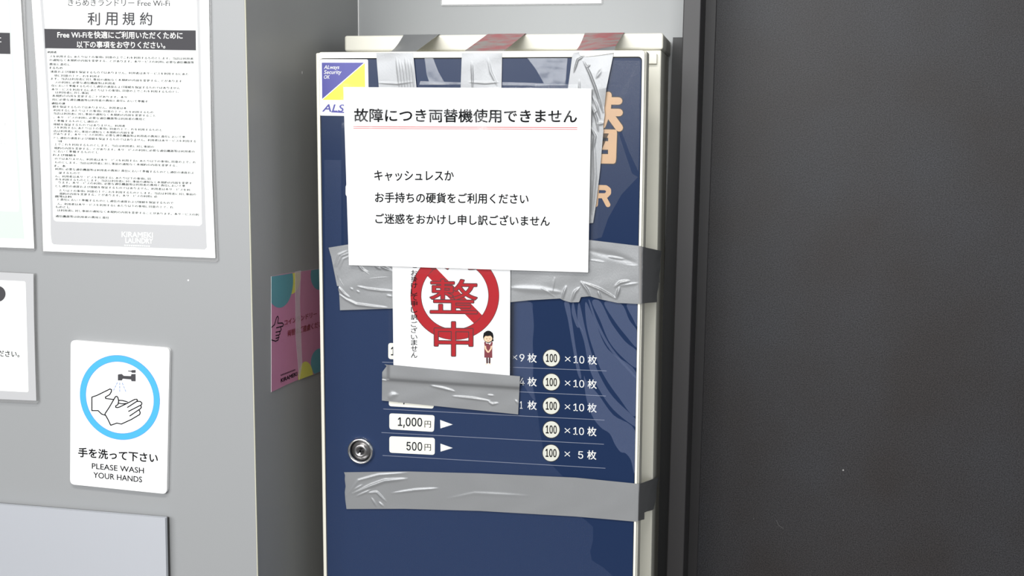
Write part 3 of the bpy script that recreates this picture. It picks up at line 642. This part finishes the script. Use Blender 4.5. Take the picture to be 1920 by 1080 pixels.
# ------------------------------------------------------------------ pink sign on the side of the wall end
T = thing('pink_sign', SIDE(508.8, 735, .001), 'small pink sign with teal and yellow dots on the wall end, beside the machine', 'sign')
o4 = .0012
out = [(508.8, 518.4), (528.6, 514), (560, 509.5), (600, 503.5), (640, 497), (640, 683), (600, 697.5), (586.4, 703), (560, 711.7), (538, 721), (508.8, 735.3)]
conv = [(508.8, 518.4), (640, 493), (640, 690), (508.8, 735.3)]
mb = MB(); mb.slab(SIDE, out, o4, .0006, M['pink'], M['white'])
inp = lambda pts: clip(pts, [(508.8, 518.6), (640, 497.5), (640, 683), (586.4, 702.6), (508.8, 734.8)])
Z = lambda x, y: (490 + x / 4.15, 490 + y / 4.154)
for pts, m_, k in ((ellipse(*Z(225, 120), 19, 33), M['lime'], 1), (ellipse(*Z(140, 150), 26, 51), M['teal'], 2), (ellipse(*Z(450, 110), 16, 27), M['teal'], 1), (ellipse(*Z(460, 790), 18, 27), M['teal'], 1), (ellipse(*Z(345, 905), 14, 30), M['lime'], 2)):
    p = inp(pts)
    if p: mb.flat(SIDE, p, o4 + .0001 * k, m_)
mb.text(SIDE, 'コインランドリー', Z(180, 500), Z(432, 428), 10, o4 + .0003, M['pinkred'], .012)
mb.text(SIDE, '両替はご遠慮ください', Z(205, 588), Z(500, 500), 12, o4 + .0003, M['pinkred'], .012)
for pts in ([(80, 515), (104, 492), (118, 440), (128, 426), (134, 440), (128, 482), (165, 480), (173, 490), (168, 504), (118, 518)], [(150, 512), (156, 530), (148, 545), (113, 552)], [(143, 548), (146, 565), (136, 574), (113, 578)], [(136, 577), (138, 592), (113, 600)], [(134, 596), (132, 612), (112, 622), (80, 612)]):
    mb.stroke(SIDE, [Z(*p) for p in pts], 1.0, o4 + .0003, M['ink'], wy=1.9)
mb.text(SIDE, 'KIRAMEKI', Z(152, 945), Z(280, 890), 7.5, o4 + .0003, M['ink'], .03)
for k in range(11): mb.flat(SIDE, [Z(152 + k * 10.5, 893 - k * 4), Z(158 + k * 10.5, 891 - k * 4), Z(158 + k * 10.5, 880 - k * 4), Z(152 + k * 10.5, 882 - k * 4)], o4 + .0003, M['ink'])
mb.build('sheet', T)
mb = MB(); mb.slab(SIDE, [Z(262, 80), Z(308, 72), Z(300, 300), Z(318, 800), Z(296, 925), Z(268, 600)], o4 + .0008, .0002, clear_film('pale_streak', .30, .08, .2, (.9, .8, .85)))  # translucent pale streak down the sign
mb.build('pale_streak', T)

# ------------------------------------------------------------------ hand washing sign
mb = MB(); q = [(132.6, 637.6), (318, 652.6), (312.6, 926.5), (131.4, 908)]
W = lambda x, y: (120 + x / 3.486, 630 + y / 3.484)
o5 = .006
mb.slab(PIER, rrect(q, 9), o5, .0055, M['plate'])
c = PIER(*W(363.5, 403), o5 + .0002); r1 = abs(PIER(*W(622, 410))[0] - PIER(*W(105, 396))[0]) / 2
mb.ring3(c, r1 * .858, r1, M['skyblue']); c2 = c + [0, .0001, 0]
mb.ring3(c2, r1 * .85, r1 * 1.008, M['waterblue'])
F_ = lambda pts, m_=M['ink']: mb.flat(PIER, [W(*p) for p in pts], o5 + .0003, m_)
F_([(352, 254), (356, 250), (378, 248), (390, 260), (437, 262), (440, 249), (468, 248), (468, 296), (441, 295), (438, 284), (384, 279), (378, 290), (352, 290)], M['greyink'])
F_([(418, 226), (440, 227), (443, 223), (468, 222), (468, 240), (443, 240), (440, 234), (418, 231)], M['greyink'])
for a, b_ in (((349, 303), (320, 362)), ((364, 305), (364, 370)), ((380, 306), (407, 370))):
    for k in range(3): mb.stroke(PIER, [W(*lerp(a, b_, k / 3 + .02)), W(*lerp(a, b_, k / 3 + .22))], .9, o5 + .0003, M['waterblue'])
for pts in ([(325, 415), (272, 408), (270, 399), (298, 383), (309, 364), (310, 350), (300, 346), (215, 388), (182, 399), (182, 487), (222, 487), (246, 510), (268, 517)],
            [(268, 507), (296, 465), (325, 415), (336, 396), (345, 394), (352, 402), (357, 424), (352, 448), (338, 456), (337, 465), (347, 468), (362, 464), (410, 441), (462, 414), (476, 413), (480, 421), (474, 428), (415, 466)],
            [(357, 420), (380, 421), (414, 430)], [(354, 438), (380, 443), (405, 441)], [(478, 427), (498, 427), (509, 438), (506, 449), (422, 492)], [(500, 453), (506, 464), (500, 474), (430, 522)], [(492, 486), (498, 500), (494, 513), (440, 545), (375, 575), (345, 569), (305, 583), (287, 545), (268, 512)]):
    mb.stroke(PIER, [W(*p) for p in pts], 1.9, o5 + .0003, M['ink'])
mb.text(PIER, '手を洗って下さい', (146.4, 857), (296, 868.5), 18.5, o5 + .0003, M['ink'], .022)
mb.text(PIER, 'PLEASE WASH', W(182, 867), W(522, 898), 10.6, o5 + .0003, M['ink'], .012)
mb.text(PIER, 'YOUR HANDS', W(192, 926), W(510, 957), 10.8, o5 + .0003, M['ink'], .012)
tag(mb.build('hand_washing_sign', bevel=.0008), 'white hand washing sign with a blue ring, on the grey wall above the metal cover', 'sign')

# ------------------------------------------------------------------ laminated posters
PG = 'laminated posters on the grey wall'
T = thing('laminated_poster', PIER(240, 484, .003), 'laminated terms of use poster with a black title bar and many lines of small print', 'poster', PG)
mb = MB(); mb.slab(PIER, [(55, -60), (62, 60), (68, 150), (72, 270), (74, 330), (76.5, 470), (79, 475.5), (405, 491.5), (409, 488), (403, 330), (400, 250), (395, 0), (394, -60)], .0030, .0028, M['lam'])
mb.build('laminate', T)
mb = MB(); o6 = .0034
mb.slab(PIER, [(55.5, -60), (63.5, 60), (69.5, 150), (74.5, 270), (77, 330), (81, 471), (403.7, 484), (397.5, 330), (395, 200), (391.5, 0), (391, -60)], o6, .0003, M['sheet'])
mb.flat(PIER, [(74, -60), (75, 0), (82, 90), (89, 200), (93, 300), (95, 440), (97, 455), (101, 458.5), (384, 468), (388, 464), (386, 420), (382, 300), (378, 170), (374, 0), (373, -60)], o6 + .0001, M['greyprint'])
mb.flat(PIER, [(79, -60), (80.5, 0), (87.5, 90), (93.5, 200), (97, 300), (99.5, 405), (101, 412), (105, 415), (374, 423.5), (378.5, 420), (378, 400), (375.5, 250), (373, 170), (368.8, 0), (368, -60)], o6 + .0002, M['sheet'])
tt = lambda t, a, b_, h, m_, bold: mb.text(PIER, t, a, b_, h, o6 + .0004, m_, bold)
tt('きらめきランドリー Free Wi-Fi', (127.5, 11.3), (318.5, 12.2), 13, M['greyink'], .010)
for ch, x in zip('利用規約', (164, 197, 229.5, 262)): tt(ch, (x, 47), (x + 23.5, 47.8), 24.5, M['greyink'], .014)
mb.flat(PIER, [(83, 54), (367, 57), (367.5, 94.5), (84.5, 90.5)], o6 + .0003, M['greyink'])
tt('Free Wi-Fiを快適にご利用いただくために', (107.5, 71.5), (342.5, 73.5), 13.6, M['printwhite'], .016)
tt('以下の事項をお守りください。', (144, 89.8), (310, 91.2), 13, M['printwhite'], .016)
src = ('利用者は本サービスを利用するにあたり以下の事項に同意の上でこれを利用するものとします。当店は利用者に対し事前の通知なく本規約の内容を変更することがあります。'
       '本サービスの利用に必要な通信機器等は利用者の費用と責任において準備するものとし通信の速度および接続を保証するものではありません。')
lines = [(355, 425, 390, 1), (370, 1450, 430, 0), (370, 1455, 458, 0), (370, 530, 482, 0), (365, 470, 508, 1), (378, 1415, 545, 0), (405, 750, 568, 0), (380, 1365, 598, 0), (410, 865, 620, 0), (385, 1350, 650, 0), (385, 1340, 678, 0), (415, 665, 694, 0), (390, 955, 722, 0), (390, 1110, 752, 0), (385, 490, 774, 1), (395, 950, 804, 0), (400, 1150, 833, 0), (400, 1168, 858, 0), (400, 1090, 885, 0), (400, 735, 908, 0), (400, 940, 937, 0), (400, 1215, 964, 0), (400, 1005, 988, 0),
         (400, 1390, 1015, 0), (402, 1470, 1045, 0), (430, 465, 1058, 0), (405, 1155, 1090, 0), (405, 1460, 1122, 0), (405, 740, 1137, 0), (395, 575, 1162, 1), (410, 1470, 1202, 0), (410, 1340, 1228, 0), (400, 495, 1243, 1), (412, 1455, 1280, 0), (440, 600, 1296, 0), (412, 1130, 1330, 0), (415, 1440, 1358, 0), (440, 1390, 1380, 0), (415, 1425, 1408, 0), (445, 1470, 1442, 0), (445, 1180, 1462, 0), (410, 535, 1473, 1), (430, 1300, 1508, 0), (430, 1300, 1540, 0), (415, 525, 1552, 1), (430, 1490, 1592, 0), (415, 820, 1626, 0)]
k = 0
for xa, xb, y, bold in lines:
    nch = max(3, int((xb - xa) / 26)); t = ''.join(src[(k + i) % len(src)] for i in range(nch)); k += nch + 5
    sl_ = .012 + .02 * y / 1626; mid = (xa + xb) / 2
    tt(t, (xa / 4, (y + (xa - 900) * sl_ * .0 + 11 - (mid - xa) * sl_) / 4), (xb / 4, (y + 11 + (xb - mid) * sl_) / 4), 4.9, M['ink'], .05 if bold else .03)
tt('KIRAMEKI', (228, 444.5), (287, 446.2), 10.2, M['sheet'], .03); tt('LAUNDRY', (235, 455.8), (287, 457.2), 10, M['sheet'], .03)
for i in range(12): mb.flat(PIER, [(233 + i * 4.1, 458.8 + i * .13), (236 + i * 4.1, 458.9 + i * .13), (236 + i * 4.1, 461.2 + i * .13), (233 + i * 4.1, 461.1 + i * .13)], o6 + .0004, M['sheet'])
mb.build('sheet', T)

T = thing('laminated_poster', PIER(20, 466, .003), 'laminated poster cut off by the picture edge, with a grey bar and pale green border', 'poster', PG)
mb = MB(); mb.slab(PIER, [(-240, -60), (43, -60), (48, 60), (54, 180), (60, 330), (66.5, 466), (64, 470.5), (-240, 458)], .0030, .0028, M['lam']); mb.build('laminate', T)
mb = MB(); mb.slab(PIER, [(-238, -60), (37, -60), (39, 0), (46, 122), (52, 214), (58, 330), (64, 466), (-238, 455)], .0034, .0003, M['sheet'])
mb.flat(PIER, [(-225, -60), (14, -60), (18, 0), (26, 122), (34, 280), (41, 390), (46, 448), (-225, 438)], .0035, M['tint'])
mb.flat(PIER, [(-215, -60), (11, -60), (15, 0), (21, 100), (28, 250), (36, 390), (34, 397), (-215, 388)], .0036, M['sheet'])
mb.flat(PIER, [(-190, 57), (18.5, 61.5), (19.7, 101.5), (-190, 96)], .0037, M['greyink'])
mb.text(PIER, 'に', (-9, 79.6), (2.5, 79.8), 10.5, .0038, M['printwhite'], .016)
mb.text(PIER, 'ています。', (-24, 235), (17, 236), 5.5, .0038, M['greyprint']); mb.text(PIER, 'ください', (-20, 265), (11, 265.5), 5, .0038, M['greyprint']); mb.text(PIER, 'しません。', (-20, 271.6), (18, 272.5), 5, .0038, M['greyprint'])
mb.build('sheet', T)

T = thing('laminated_poster', PIER(20, 750, .003), 'laminated grey bordered notice at the picture edge, left of the hand washing sign', 'poster', PG)
mb = MB(); mb.slab(PIER, [(-240, 497), (64, 512.5), (65, 516), (67, 640), (71.5, 754), (68, 757), (-240, 742)], .0048, .0044, M['lam']); mb.build('laminate', T)
mb = MB(); mb.slab(PIER, [(-238, 499), (62.5, 513.5), (63.5, 590), (66, 690), (68, 751.5), (-238, 738)], .0052, .0003, M['greyprint'], M['white'])
mb.flat(PIER, rrect([(-210, 516), (48, 527.5), (53.5, 735.5), (-210, 722)], 4), .0053, M['sheet'])
mb.disc(PIER, (-4.5, 551), 15, .0054, M['greyink'])
mb.text(PIER, 'ください。', (-14, 668.2), (36.5, 670), 11.8, .0054, M['ink'], .018)
mb.build('sheet', T)

# notice high on the back wall
mb = MB(); mb.slab(BACK, [(825, -150), (1131, -150), (1130, 6), (1127.5, 8.2), (829, 11.2), (826, 9)], .003, .0024, M['lam'])
T = thing('laminated_poster', BACK(977, 10, .003), 'white laminated notice on the recess back wall, above the machine', 'poster', PG); mb.build('laminate', T)
mb = MB(); mb.slab(BACK, [(827.5, -146), (1128, -146), (1127.5, 6), (828.5, 9)], .0034, .0003, M['paper']); mb.build('sheet', T)

# metal cover low on the wall
T = thing('metal_cover', PIER(150, 1080, .006) - np.array([0, 0, .3]), 'brushed metal cover on the grey wall, below the hand washing sign', 'cover')
CV = [(-230, 927), (309.5, 971.5), (320, 1500), (-230, 1460)]
mb = MB(); mb.slab(PIER, [(-232, 926), (313.6, 971.8), (324, 1503), (-232, 1462)], .006, .0058, M['frame']); mb.build('backing', T, bevel=.0005)
mb = MB(); mb.slab(PIER, CV, .013, .0068, M['steel']); mb.build('cover_plate', T, bevel=.0012)
